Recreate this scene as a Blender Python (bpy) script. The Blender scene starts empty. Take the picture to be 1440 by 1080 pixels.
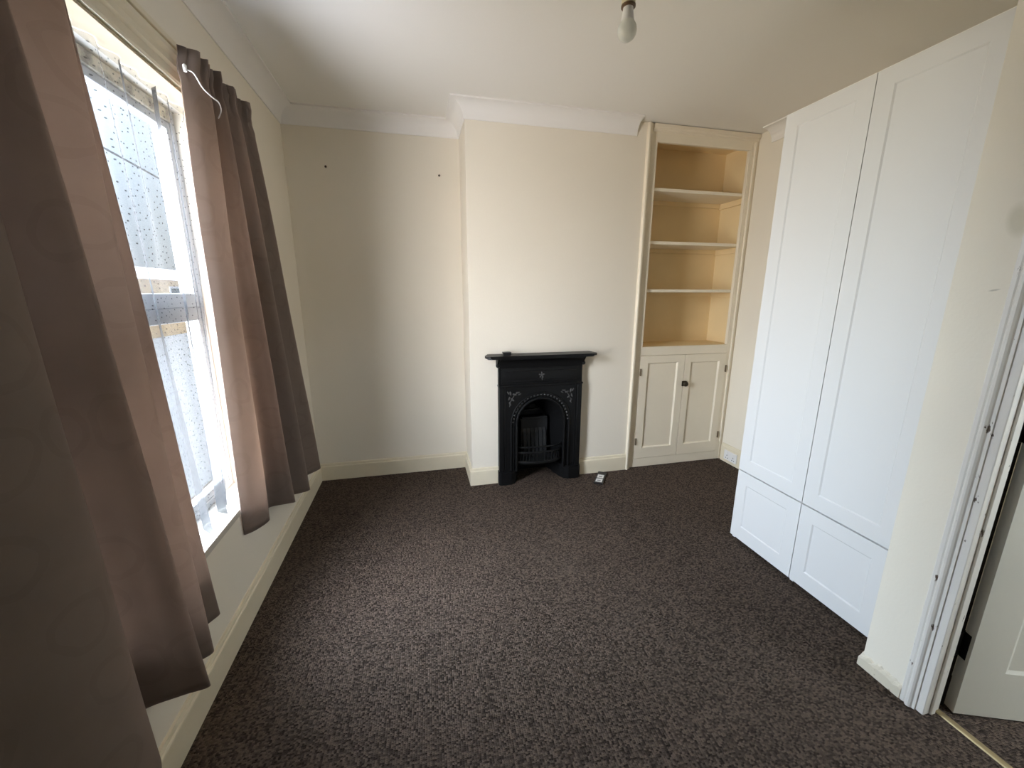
import bpy, bmesh, math, random
from mathutils import Vector, Matrix, noise

rnd = random.Random(7)
scn = bpy.context.scene
COL = scn.collection

# ------------------------------------------------------------------ room
XL, YA, X1, YB = -0.830, 3.295, 0.369, 2.933      # window wall, alcove wall, breast side, breast front
YC, XR, XS, YS = 2.943, 2.679, 1.712, 0.988       # cupboard front, right wall, door wall, its corner
ZC = 2.700                                        # ceiling
YR = -1.25                                        # wall behind the viewer
XT = 1.832                                        # landing side of the door wall
WY0, WY1, WZ0, WZ1 = 1.00, 2.19, 0.533, 2.232     # window opening

# ------------------------------------------------------------------ materials
def new_mat(name):
    m = bpy.data.materials.new(name)
    m.use_nodes = True
    nt = m.node_tree
    b = nt.nodes['Principled BSDF']
    return m, nt, b

def N(nt, kind, **kw):
    n = nt.nodes.new(kind)
    for k, v in kw.items():
        if k.startswith('i_'):
            n.inputs[k[2:].replace('_', ' ')].default_value = v
        else:
            setattr(n, k, v)
    return n

def rgba(c):
    return (c[0], c[1], c[2], 1.0)

def paint(name, col, rough=0.6, var=0.04, scale=3.0, bump=0.05, bscale=120.0, spec=0.3):
    """Painted surface: slight mottling and a fine roller texture."""
    m, nt, b = new_mat(name)
    tc = N(nt, 'ShaderNodeTexCoord')
    nz = N(nt, 'ShaderNodeTexNoise', i_Scale=scale, i_Detail=4.0)
    nt.links.new(tc.outputs['Object'], nz.inputs['Vector'])
    mx = N(nt, 'ShaderNodeMixRGB')
    mx.inputs[1].default_value = rgba([c * (1 - var) for c in col])
    mx.inputs[2].default_value = rgba([min(1, c * (1 + var)) for c in col])
    nt.links.new(nz.outputs['Fac'], mx.inputs[0])
    nt.links.new(mx.outputs[0], b.inputs['Base Color'])
    b.inputs['Roughness'].default_value = rough
    b.inputs['Specular IOR Level'].default_value = spec
    if bump:
        n2 = N(nt, 'ShaderNodeTexNoise', i_Scale=bscale, i_Detail=2.0)
        nt.links.new(tc.outputs['Object'], n2.inputs['Vector'])
        bp = N(nt, 'ShaderNodeBump', i_Strength=bump, i_Distance=0.004)
        nt.links.new(n2.outputs['Fac'], bp.inputs['Height'])
        nt.links.new(bp.outputs[0], b.inputs['Normal'])
    return m

def chipped(name, col, chip=(0.10, 0.07, 0.05), amount=0.70, scale=38.0):
    """Old gloss paint with small dark chips."""
    m, nt, b = new_mat(name)
    tc = N(nt, 'ShaderNodeTexCoord')
    mp = N(nt, 'ShaderNodeMapping')
    mp.inputs['Scale'].default_value = (1.0, 1.0, 0.35)
    nt.links.new(tc.outputs['Object'], mp.inputs['Vector'])
    nz = N(nt, 'ShaderNodeTexNoise', i_Scale=scale, i_Detail=5.0, i_Roughness=0.6)
    nt.links.new(mp.outputs[0], nz.inputs['Vector'])
    rp = N(nt, 'ShaderNodeValToRGB')
    rp.color_ramp.elements[0].position = amount
    rp.color_ramp.elements[0].color = rgba(col)
    rp.color_ramp.elements[1].position = amount + 0.03
    rp.color_ramp.elements[1].color = rgba(chip)
    nt.links.new(nz.outputs['Fac'], rp.inputs['Fac'])
    nt.links.new(rp.outputs['Color'], b.inputs['Base Color'])
    b.inputs['Roughness'].default_value = 0.35
    bp = N(nt, 'ShaderNodeBump', i_Strength=0.25, i_Distance=0.003)
    bp.invert = True
    nt.links.new(nz.outputs['Fac'], bp.inputs['Height'])
    nt.links.new(bp.outputs[0], b.inputs['Normal'])
    return m

def plain(name, col, rough=0.5, metal=0.0, spec=0.5):
    m, nt, b = new_mat(name)
    b.inputs['Base Color'].default_value = rgba(col)
    b.inputs['Roughness'].default_value = rough
    b.inputs['Metallic'].default_value = metal
    b.inputs['Specular IOR Level'].default_value = spec
    return m

M_WALL = paint('magnolia_wall_paint', (0.80, 0.745, 0.64), 0.75, 0.03, 1.6, 0.10, 90)
M_CEIL = paint('ceiling_paint', (0.82, 0.80, 0.755), 0.8, 0.02, 1.2, 0.06, 140)
M_COVE = paint('coving_paint', (0.84, 0.82, 0.79), 0.7, 0.02, 2, 0.03, 100)
M_SKIRT = paint('cream_skirting_gloss', (0.74, 0.665, 0.51), 0.4, 0.06, 8, 0.08, 40)
M_CUP = paint('cream_cupboard_gloss', (0.80, 0.725, 0.585), 0.4, 0.04, 6, 0.10, 30)
M_CUPIN = paint('yellowed_cupboard_paint', (0.78, 0.62, 0.36), 0.5, 0.05, 5, 0.10, 30)
M_WARD = paint('white_wardrobe_foil', (0.69, 0.69, 0.695), 0.38, 0.01, 2, 0.0)
M_WARDIN = plain('wardrobe_carcass_white', (0.70, 0.71, 0.73), 0.5)
M_DOORP = paint('door_paint', (0.70, 0.68, 0.62), 0.45, 0.04, 4, 0.06, 60)
M_ARCH = chipped('chipped_white_gloss', (0.80, 0.77, 0.73), amount=0.655)
M_TORN = chipped('torn_cream_skirting', (0.72, 0.66, 0.54), (0.22, 0.16, 0.11), 0.60, 30.0)
M_FRAME = None
M_REB = plain('painted_gap_shade', (0.020, 0.013, 0.009), 0.9, 0.0, 0.1)  # shade of the gap between jamb and door, put into the colour
M_PLASTIC = plain('white_plastic', (0.80, 0.79, 0.78), 0.35)
M_DARK = plain('dark_gap', (0.01, 0.01, 0.01), 0.9)
M_BLACKMETAL = plain('black_hinge_metal', (0.02, 0.018, 0.016), 0.4, 0.6)
M_RUST = plain('tarnished_brown_hinge', (0.14, 0.10, 0.06), 0.5, 0.4)
M_BRASS = plain('dull_brass', (0.34, 0.26, 0.14), 0.5, 0.6)
M_KNOB = plain('dark_bronze_knob', (0.035, 0.028, 0.015), 0.35, 0.5)
M_NAIL = plain('dark_screw', (0.05, 0.035, 0.025), 0.5, 0.5)
M_BAYO = plain('brown_bayonet_ring', (0.13, 0.075, 0.04), 0.45)
M_BOXBLK = plain('black_plastic', (0.012, 0.012, 0.013), 0.35)
M_PATCH = plain('pale_label', (0.72, 0.72, 0.70), 0.5)
M_PATCHINK = plain('grey_print', (0.25, 0.24, 0.24), 0.6)

def iron_mat():
    m, nt, b = new_mat('black_cast_iron')
    tc = N(nt, 'ShaderNodeTexCoord')
    nz = N(nt, 'ShaderNodeTexNoise', i_Scale=60.0, i_Detail=5.0)
    nt.links.new(tc.outputs['Object'], nz.inputs['Vector'])
    rp = N(nt, 'ShaderNodeValToRGB')
    rp.color_ramp.elements[0].color = (0.0032, 0.0034, 0.0036, 1)
    rp.color_ramp.elements[1].color = (0.008, 0.008, 0.0085, 1)
    nt.links.new(nz.outputs['Fac'], rp.inputs['Fac'])
    nt.links.new(rp.outputs[0], b.inputs['Base Color'])
    b.inputs['Roughness'].default_value = 0.40
    b.inputs['Specular IOR Level'].default_value = 0.26
    bp = N(nt, 'ShaderNodeBump', i_Strength=0.25, i_Distance=0.002)
    nt.links.new(nz.outputs['Fac'], bp.inputs['Height'])
    nt.links.new(bp.outputs[0], b.inputs['Normal'])
    return m
M_IRON = iron_mat()
M_SOOT = plain('sooty_iron', (0.016, 0.017, 0.018), 0.5)
M_IRONHI = plain('highlit_iron', (0.10, 0.10, 0.10), 0.36, 0.5)  # paler iron: highlights on the raised ornament put into its colour

def carpet_mat(name, dark, light):
    """Loop pile carpet: rows of small tufts in two browns."""
    m, nt, b = new_mat(name)
    tc = N(nt, 'ShaderNodeTexCoord')
    mp = N(nt, 'ShaderNodeMapping')
    mp.inputs['Scale'].default_value = (125.0, 165.0, 1.0)
    mp.inputs['Rotation'].default_value = (0, 0, math.radians(1.5))
    nt.links.new(tc.outputs['Object'], mp.inputs['Vector'])
    vo = N(nt, 'ShaderNodeTexVoronoi', i_Scale=1.0, i_Randomness=0.42)
    vo.voronoi_dimensions = '2D'
    nt.links.new(mp.outputs[0], vo.inputs['Vector'])
    nz = N(nt, 'ShaderNodeTexNoise', i_Scale=1.7, i_Detail=6.0, i_Roughness=0.65)
    nt.links.new(tc.outputs['Object'], nz.inputs['Vector'])
    nf = N(nt, 'ShaderNodeTexNoise', i_Scale=260.0, i_Detail=2.0)
    nt.links.new(tc.outputs['Object'], nf.inputs['Vector'])
    # per tuft brightness
    sep = N(nt, 'ShaderNodeSeparateColor')
    nt.links.new(vo.outputs['Color'], sep.inputs[0])
    a1 = N(nt, 'ShaderNodeMath', operation='MULTIPLY_ADD')
    nt.links.new(sep.outputs[0], a1.inputs[0]); a1.inputs[1].default_value = 0.62
    a2 = N(nt, 'ShaderNodeMath', operation='MULTIPLY')
    nt.links.new(nz.outputs['Fac'], a2.inputs[0]); a2.inputs[1].default_value = 0.22
    nt.links.new(a2.outputs[0], a1.inputs[2])
    a3 = N(nt, 'ShaderNodeMath', operation='MULTIPLY_ADD')
    nt.links.new(nf.outputs['Fac'], a3.inputs[0]); a3.inputs[1].default_value = 0.25
    nt.links.new(a1.outputs[0], a3.inputs[2])
    mx = N(nt, 'ShaderNodeMixRGB')
    mx.inputs[1].default_value = rgba(dark); mx.inputs[2].default_value = rgba(light)
    mr = N(nt, 'ShaderNodeMapRange'); mr.inputs['From Min'].default_value = 0.14; mr.inputs['From Max'].default_value = 0.96
    nt.links.new(a3.outputs[0], mr.inputs['Value']); nt.links.new(mr.outputs[0], mx.inputs[0])
    nt.links.new(mx.outputs[0], b.inputs['Base Color'])
    b.inputs['Roughness'].default_value = 0.95
    b.inputs['Specular IOR Level'].default_value = 0.1
    sm = N(nt, 'ShaderNodeMath', operation='SUBTRACT'); sm.inputs[0].default_value = 1.0
    nt.links.new(vo.outputs['Distance'], sm.inputs[1])
    bp = N(nt, 'ShaderNodeBump', i_Strength=0.9, i_Distance=0.006)
    nt.links.new(sm.outputs[0], bp.inputs['Height'])
    nt.links.new(bp.outputs[0], b.inputs['Normal'])
    return m
M_CARPET = carpet_mat('brown_loop_carpet', (0.011, 0.0078, 0.0056), (0.142, 0.104, 0.082))

def curtain_mat():
    m, nt, b = new_mat('brown_velvet_curtain')
    uv = N(nt, 'ShaderNodeUVMap')
    nz = N(nt, 'ShaderNodeTexNoise', i_Scale=4.0, i_Detail=3.0)
    nt.links.new(uv.outputs[0], nz.inputs['Vector'])
    # embossed scrolls: rings round scattered centres
    vo = N(nt, 'ShaderNodeTexVoronoi', i_Scale=5.5, i_Randomness=0.8)
    vo.voronoi_dimensions = '2D'
    add = N(nt, 'ShaderNodeMixRGB', blend_type='ADD'); add.inputs[0].default_value = 0.12
    nt.links.new(uv.outputs[0], add.inputs[1]); nt.links.new(nz.outputs['Color'], add.inputs[2])
    nt.links.new(add.outputs[0], vo.inputs['Vector'])
    si = N(nt, 'ShaderNodeMath', operation='COMPARE'); si.inputs[1].default_value = 0.30; si.inputs[2].default_value = 0.045
    nt.links.new(vo.outputs['Distance'], si.inputs[0])
    rp = N(nt, 'ShaderNodeMixRGB'); rp.inputs[1].default_value = (0.28, 0.220, 0.186, 1); rp.inputs[2].default_value = (0.255, 0.200, 0.168, 1)
    nt.links.new(si.outputs[0], rp.inputs[0])
    n2 = N(nt, 'ShaderNodeTexNoise', i_Scale=9.0, i_Detail=5.0)
    nt.links.new(uv.outputs[0], n2.inputs['Vector'])
    hs = N(nt, 'ShaderNodeMixRGB', blend_type='MULTIPLY'); hs.inputs[0].default_value = 0.35
    nt.links.new(rp.outputs[0], hs.inputs[1]); nt.links.new(n2.outputs['Fac'], hs.inputs[2])
    nt.links.new(hs.outputs[0], b.inputs['Base Color'])
    b.inputs['Roughness'].default_value = 0.85
    b.inputs['Specular IOR Level'].default_value = 0.15
    b.inputs['Sheen Weight'].default_value = 0.2
    b.inputs['Sheen Roughness'].default_value = 0.4
    b.inputs['Sheen Tint'].default_value = (0.8, 0.62, 0.54, 1)
    tr = N(nt, 'ShaderNodeBsdfTranslucent'); tr.inputs['Color'].default_value = (0.44, 0.345, 0.29, 1)
    ms = N(nt, 'ShaderNodeMixShader'); ms.inputs[0].default_value = 0.25
    nt.links.new(b.outputs[0], ms.inputs[1]); nt.links.new(tr.outputs[0], ms.inputs[2])
    nt.links.new(ms.outputs[0], nt.nodes['Material Output'].inputs['Surface'])
    bp = N(nt, 'ShaderNodeBump', i_Strength=0.25, i_Distance=0.01)
    nt.links.new(n2.outputs['Fac'], bp.inputs['Height'])
    nt.links.new(bp.outputs[0], b.inputs['Normal'])
    return m
M_CURTAIN = curtain_mat()

def net_mat():
    """White voile: part open mesh, part fibre, with small woven dots."""
    m, nt, b = new_mat('white_dotted_net')
    nt.nodes.remove(b)
    uv = N(nt, 'ShaderNodeUVMap')
    vo = N(nt, 'ShaderNodeTexVoronoi', i_Scale=56.0, i_Randomness=0.8)
    vo.voronoi_dimensions = '2D'
    mp = N(nt, 'ShaderNodeMapping'); mp.inputs['Scale'].default_value = (1.0, 0.75, 1.0)
    nt.links.new(uv.outputs[0], mp.inputs['Vector'])
    nt.links.new(mp.outputs[0], vo.inputs['Vector'])
    lt = N(nt, 'ShaderNodeMath', operation='LESS_THAN'); lt.inputs[1].default_value = 0.105
    nt.links.new(vo.outputs['Distance'], lt.inputs[0])
    tp = N(nt, 'ShaderNodeBsdfTransparent')
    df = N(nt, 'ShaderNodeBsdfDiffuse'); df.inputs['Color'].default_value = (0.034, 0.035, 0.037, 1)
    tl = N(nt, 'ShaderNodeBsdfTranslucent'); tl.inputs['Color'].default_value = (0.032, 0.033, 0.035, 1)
    fib = N(nt, 'ShaderNodeMixShader'); fib.inputs[0].default_value = 0.30
    nt.links.new(df.outputs[0], fib.inputs[1]); nt.links.new(tl.outputs[0], fib.inputs[2])
    fac = N(nt, 'ShaderNodeMath', operation='MULTIPLY_ADD')
    fac.inputs[1].default_value = 0.22; fac.inputs[2].default_value = 0.66
    nt.links.new(lt.outputs[0], fac.inputs[0])
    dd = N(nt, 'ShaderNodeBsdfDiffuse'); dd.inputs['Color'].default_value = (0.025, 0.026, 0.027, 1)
    fb2 = N(nt, 'ShaderNodeMixShader')
    nt.links.new(lt.outputs[0], fb2.inputs[0])
    nt.links.new(fib.outputs[0], fb2.inputs[1]); nt.links.new(dd.outputs[0], fb2.inputs[2])
    ms = N(nt, 'ShaderNodeMixShader')
    nt.links.new(fac.outputs[0], ms.inputs[0])
    nt.links.new(tp.outputs[0], ms.inputs[1]); nt.links.new(fb2.outputs[0], ms.inputs[2])
    nt.links.new(ms.outputs[0], nt.nodes['Material Output'].inputs['Surface'])
    return m
M_NET = net_mat()

def glass_mat():
    m, nt, b = new_mat('window_glass')
    nt.nodes.remove(b)
    tp = N(nt, 'ShaderNodeBsdfTransparent'); tp.inputs['Color'].default_value = (0.97, 0.985, 0.985, 1)
    gl = N(nt, 'ShaderNodeBsdfGlossy'); gl.inputs['Roughness'].default_value = 0.02
    ms = N(nt, 'ShaderNodeMixShader')
    ms.inputs[0].default_value = 0.06
    nt.links.new(tp.outputs[0], ms.inputs[1]); nt.links.new(gl.outputs[0], ms.inputs[2])
    nt.links.new(ms.outputs[0], nt.nodes['Material Output'].inputs['Surface'])
    return m
M_GLASS = glass_mat()

def mould_mat():
    """Cream frame timber with black mould blotches."""
    m, nt, b = new_mat('mould_spotted_frame_paint')
    tc = N(nt, 'ShaderNodeTexCoord')
    nz = N(nt, 'ShaderNodeTexNoise', i_Scale=9.0, i_Detail=8.0, i_Roughness=0.7)
    nt.links.new(tc.outputs['Object'], nz.inputs['Vector'])
    rp = N(nt, 'ShaderNodeValToRGB')
    rp.color_ramp.elements[0].position = 0.50; rp.color_ramp.elements[0].color = (0.80, 0.72, 0.54, 1)
    rp.color_ramp.elements[1].position = 0.68; rp.color_ramp.elements[1].color = (0.16, 0.13, 0.10, 1)
    nt.links.new(nz.outputs['Fac'], rp.inputs['Fac'])
    nt.links.new(rp.outputs[0], b.inputs['Base Color'])
    b.inputs['Roughness'].default_value = 0.5
    return m
M_MOULD = mould_mat()
M_FRAME = paint('grey_white_window_frame', (0.58, 0.60, 0.63), 0.35, 0.02, 4, 0.0)
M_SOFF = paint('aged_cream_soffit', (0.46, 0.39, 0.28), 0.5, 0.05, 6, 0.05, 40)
M_SILL = paint('cream_sill_gloss', (0.55, 0.51, 0.44), 0.35, 0.04, 6, 0.05, 40)

def scuffed_wall():
    """Door wall: magnolia with a faint round stain and a short scuff."""
    m = paint('door_wall_paint', (0.87, 0.815, 0.71), 0.72, 0.03, 1.8, 0.10, 90)
    nt = m.node_tree; b = nt.nodes['Principled BSDF']
    src = b.inputs['Base Color'].links[0].from_socket
    tc = N(nt, 'ShaderNodeTexCoord')
    def blob(center, scale, inner, outer, col, prev):
        mp = N(nt, 'ShaderNodeMapping'); mp.vector_type = 'TEXTURE'
        mp.inputs['Location'].default_value = center
        mp.inputs['Rotation'].default_value = (math.radians(-12), 0, 0)
        mp.inputs['Scale'].default_value = scale
        nt.links.new(tc.outputs['Object'], mp.inputs['Vector'])
        ln = N(nt, 'ShaderNodeVectorMath', operation='LENGTH'); nt.links.new(mp.outputs[0], ln.inputs[0])
        mr = N(nt, 'ShaderNodeMapRange')
        mr.inputs['From Min'].default_value = inner; mr.inputs['From Max'].default_value = outer
        mr.inputs['To Min'].default_value = 0.6; mr.inputs['To Max'].default_value = 0.0
        nt.links.new(ln.outputs['Value'], mr.inputs['Value'])
        mx = N(nt, 'ShaderNodeMixRGB'); mx.inputs[2].default_value = rgba(col)
        nt.links.new(mr.outputs[0], mx.inputs[0]); nt.links.new(prev, mx.inputs[1])
        return mx.outputs[0]
    s = blob((XS, 0.868, 1.70), (0.1, 0.030, 0.055), 0.5, 1.0, (0.62, 0.58, 0.46), src)
    s = blob((XS, 0.881, 1.503), (0.1, 0.016, 0.0035), 0.4, 1.0, (0.42, 0.39, 0.33), s)
    nt.links.new(s, b.inputs['Base Color'])
    return m
M_DOORWALL = scuffed_wall()

# ------------------------------------------------------------------ mesh helpers
class MB:
    """Collects faces, builds ONE mesh object."""
    def __init__(self):
        self.bm = bmesh.new()
    def quad(self, *pts):
        vs = [self.bm.verts.new(p) for p in pts]
        return self.bm.faces.new(vs)
    def box(self, lo, hi, bevel=0.0, segs=2):
        x0, y0, z0 = lo; x1, y1, z1 = hi
        r = bmesh.ops.create_cube(self.bm, size=1.0)
        vs = r['verts']
        for v in vs:
            v.co = Vector(((x0 + x1) / 2 + v.co.x * (x1 - x0), (y0 + y1) / 2 + v.co.y * (y1 - y0), (z0 + z1) / 2 + v.co.z * (z1 - z0)))
        if bevel > 0:
            es = list({e for v in vs for e in v.link_edges})
            bmesh.ops.bevel(self.bm, geom=es, offset=bevel, segments=segs, affect='EDGES', profile=0.5)
        return self
    def tube(self, pts, r, n=8, caps=True):
        """Round bar along a polyline; r a number or one per point."""
        pts = [Vector(p) for p in pts]
        rs = r if isinstance(r, (list, tuple)) else [r] * len(pts)
        rings = []
        prev = None
        for i, p in enumerate(pts):
            d = (pts[min(i + 1, len(pts) - 1)] - pts[max(i - 1, 0)]).normalized()
            if prev is None:
                a = d.orthogonal().normalized()
            else:
                a = (prev - d * prev.dot(d)).normalized()
            prev = a
            b = d.cross(a)
            rings.append([self.bm.verts.new(p + (a * math.cos(2 * math.pi * k / n) + b * math.sin(2 * math.pi * k / n)) * rs[i]) for k in range(n)])
        for i in range(len(rings) - 1):
            for k in range(n):
                self.bm.faces.new((rings[i][k], rings[i][(k + 1) % n], rings[i + 1][(k + 1) % n], rings[i + 1][k]))
        if caps:
            self.bm.faces.new(rings[0][::-1]); self.bm.faces.new(rings[-1])
        return self
    def lathe(self, prof, origin=(0, 0, 0), axis='z', n=24):
        """prof: list of (radius, height); revolve about an axis through origin."""
        o = Vector(origin)
        def pt(r, h, a):
            c, s = r * math.cos(a), r * math.sin(a)
            return o + (Vector((c, s, h)) if axis == 'z' else Vector((c, h, s)) if axis == 'y' else Vector((h, c, s)))
        rings = [[self.bm.verts.new(pt(max(r, 1e-5), h, 2 * math.pi * k / n)) for k in range(n)] for r, h in prof]
        for i in range(len(rings) - 1):
            for k in range(n):
                self.bm.faces.new((rings[i][k], rings[i][(k + 1) % n], rings[i + 1][(k + 1) % n], rings[i + 1][k]))
        return self
    def blob(self, c, r, rot=None, seg=12):
        """Ellipsoid of radii r at c."""
        res = bmesh.ops.create_uvsphere(self.bm, u_segments=seg, v_segments=max(6, seg // 2), radius=1.0)
        mt = Matrix.Translation(Vector(c)) @ (rot if rot else Matrix.Identity(4)) @ Matrix.Diagonal((r[0], r[1], r[2], 1))
        bmesh.ops.transform(self.bm, matrix=mt, verts=res['verts'])
        return self
    def prism(self, poly, lo, hi, f):
        """Polygon in (a, b) pushed from lo to hi; f(a, b, c) -> point."""
        A = [self.bm.verts.new(f(a, b, lo)) for a, b in poly]
        B = [self.bm.verts.new(f(a, b, hi)) for a, b in poly]
        n = len(poly)
        self.bm.faces.new(A[::-1]); self.bm.faces.new(B)
        for i in range(n):
            self.bm.faces.new((A[i], A[(i + 1) % n], B[(i + 1) % n], B[i]))
        return self
    def slab(self, W, H, T, panels, f, recess=0.006, slope=0.004):
        """Door leaf W x H x T with sunk panels (u0, v0, u1, v1); f(u, v, depth) -> point, depth 0 = front."""
        us = sorted({0.0, W, *[p[0] for p in panels], *[p[2] for p in panels]})
        vs = sorted({0.0, H, *[p[1] for p in panels], *[p[3] for p in panels]})
        for i in range(len(us) - 1):
            for j in range(len(vs) - 1):
                u, v = (us[i] + us[i + 1]) / 2, (vs[j] + vs[j + 1]) / 2
                if any(p[0] < u < p[2] and p[1] < v < p[3] for p in panels):
                    continue
                self.quad(f(us[i], vs[j], 0), f(us[i + 1], vs[j], 0), f(us[i + 1], vs[j + 1], 0), f(us[i], vs[j + 1], 0))
        for u0, v0, u1, v1 in panels:
            o = [(u0, v0), (u1, v0), (u1, v1), (u0, v1)]
            s = slope
            i_ = [(u0 + s, v0 + s), (u1 - s, v0 + s), (u1 - s, v1 - s), (u0 + s, v1 - s)]
            for k in range(4):
                a, b = o[k], o[(k + 1) % 4]; c, d = i_[(k + 1) % 4], i_[k]
                self.quad(f(*a, 0), f(*b, 0), f(*c, recess), f(*d, recess))
            self.quad(*[f(*q, recess) for q in i_])
        c = [(0, 0), (W, 0), (W, H), (0, H)]
        for k in range(4):
            a, b = c[k], c[(k + 1) % 4]
            self.quad(f(*a, 0), f(*a, T), f(*b, T), f(*b, 0))
        self.quad(*[f(*q, T) for q in c[::-1]])
        return self
    def build(self, name, mat, parent=None, smooth=False, weld=True, loc=None):
        if weld:
            bmesh.ops.remove_doubles(self.bm, verts=self.bm.verts, dist=1e-5)
        bmesh.ops.recalc_face_normals(self.bm, faces=self.bm.faces)
        me = bpy.data.meshes.new(name)
        self.bm.to_mesh(me); self.bm.free()
        o = bpy.data.objects.new(name, me)
        me.materials.append(mat)
        COL.objects.link(o)
        if smooth:
            for p in me.polygons:
                p.use_smooth = True
            try:
                me.set_sharp_from_angle(angle=math.radians(40))
            except Exception:
                pass
        if parent is not None:
            o.parent = parent
            o.matrix_parent_inverse = Matrix.Translation(-parent.location) if parent.type == 'EMPTY' else Matrix.Identity(4)
        return o

def tag(o, label=None, cat=None, group=None, kind=None):
    if label: o['label'] = label
    if cat: o['category'] = cat
    if group: o['group'] = group
    if kind: o['kind'] = kind
    return o

def thing(name, label, cat, loc=(0, 0, 0), group=None):
    o = bpy.data.objects.new(name, None)
    o.empty_display_size = 0.1
    COL.objects.link(o)
    o.location = loc
    return tag(o, label, cat, group)

def struct(o, label, cat):
    return tag(o, label, cat, kind='structure')

def sweep(path, prof, name, mat, seg=None, smooth=False, wob=None):
    """Moulding: profile (offset into room, z) along a plan polyline, mitred; room on the right hand."""
    mb = MB()
    P = [Vector((p[0], p[1])) for p in path]
    n = len(P)
    dirs = [(P[i + 1] - P[i]).normalized() for i in range(n - 1)]
    nor = [Vector((d.y, -d.x)) for d in dirs]
    def off(i):
        if i == 0: return nor[0]
        if i == n - 1: return nor[-1]
        a, b = nor[i - 1], nor[i]
        return (a + b) / (1 + a.dot(b))
    rng = range(n - 1) if seg is None else seg
    for i in rng:
        sub = 1 if wob is None else max(1, int((P[i + 1] - P[i]).length / 0.008))
        cols = []
        for k in range(sub + 1):
            t = k / sub
            o = off(i).lerp(off(i + 1), t); p = P[i].lerp(P[i + 1], t)
            row = []
            for d, z in prof:
                q = p + o * d
                zz = z
                if wob and z > 0.03:
                    zz = z + wob * noise.noise(Vector((q.x * 60, q.y * 60, 3.1)))
                row.append(mb.bm.verts.new((q.x, q.y, zz)))
            cols.append(row)
        for k in range(sub):
            for j in range(len(prof) - 1):
                mb.bm.faces.new((cols[k][j], cols[k + 1][j], cols[k + 1][j + 1], cols[k][j + 1]))
        for row in (cols[0], cols[-1]):
            if len(prof) > 2:
                try: mb.bm.faces.new([mb.bm.verts.new(v.co) for v in row])
                except Exception: pass
    return mb.build(name, mat, smooth=smooth)

def catmull(pts, per=10):
    out = []
    n = len(pts)
    for i in range(n - 1):
        p0 = pts[max(i - 1, 0)]; p1 = pts[i]; p2 = pts[i + 1]; p3 = pts[min(i + 2, n - 1)]
        for k in range(per):
            t = k / per
            out.append(tuple(0.5 * ((2 * b) + (-a + c) * t + (2 * a - 5 * b + 4 * c - d) * t * t + (-a + 3 * b - 3 * c + d) * t ** 3)
                             for a, b, c, d in zip(p0, p1, p2, p3)))
    out.append(tuple(pts[-1]))
    return out

def cloth(name, mat, top, bot, ztop, zbot, rows=60, per=10, header=0.0, parent=None, sway=0.0, thick=0.0, ease=1.0):
    """Hanging cloth: section (y, distance from the window wall) blended from top to hem.
    zbot: function of 0..1 along the width."""
    T = catmull(top, per); B = catmull(bot, per)
    n = len(T)
    L = [0.0]
    for i in range(1, n):
        L.append(L[-1] + math.hypot(B[i][0] - B[i - 1][0], B[i][1] - B[i - 1][1]))
    bm = bmesh.new(); uvl = bm.loops.layers.uv.new('UVMap')
    grid = []
    for r in range(rows + 1):
        t = r / rows
        row = []
        for i in range(n):
            s = i / (n - 1)
            zb = zbot(s)
            zt = ztop
            w = t ** ease
            y = T[i][0] * (1 - w) + B[i][0] * w
            d = T[i][1] * (1 - w) + B[i][1] * w
            if header:
                h = max(0.0, 1 - t / 0.07)
                d += header * h * math.sin(L[i] * 2 * math.pi / 0.055)
                y += header * 0.6 * h * math.sin(L[i] * 2 * math.pi / 0.083 + 1.0)
                zt = ztop + 0.012 * noise.noise(Vector((L[i] * 22, 2.0, 0)))
                if 0.02 < t < 0.055:
                    d -= header * 0.5
            if sway:
                d += sway * noise.noise(Vector((L[i] * 5, t * 3.2, 1.7))) * min(1, t * 3)
                y += sway * noise.noise(Vector((L[i] * 4, t * 2.6, 9.3))) * min(1, t * 3)
            row.append(bm.verts.new((XL + d, y, zt + (zb - zt) * t)))
        grid.append(row)
    for r in range(rows):
        for i in range(n - 1):
            f = bm.faces.new((grid[r][i], grid[r][i + 1], grid[r + 1][i + 1], grid[r + 1][i]))
            uvs = [(L[i], r), (L[i + 1], r), (L[i + 1], r + 1), (L[i], r + 1)]
            for lp, (u, q) in zip(f.loops, uvs):
                lp[uvl].uv = (u, (1 - q / rows) * (ztop - zbot(0.5)))
            f.smooth = True
    me = bpy.data.meshes.new(name); bm.to_mesh(me); bm.free()
    me.materials.append(mat)
    o = bpy.data.objects.new(name, me); COL.objects.link(o)
    if thick:
        md = o.modifiers.new('thickness', 'SOLIDIFY'); md.thickness = thick; md.offset = 0.0
    if parent is not None:
        o.parent = parent; o.matrix_parent_inverse = Matrix.Translation(-Vector(parent.location))
    return o

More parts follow.
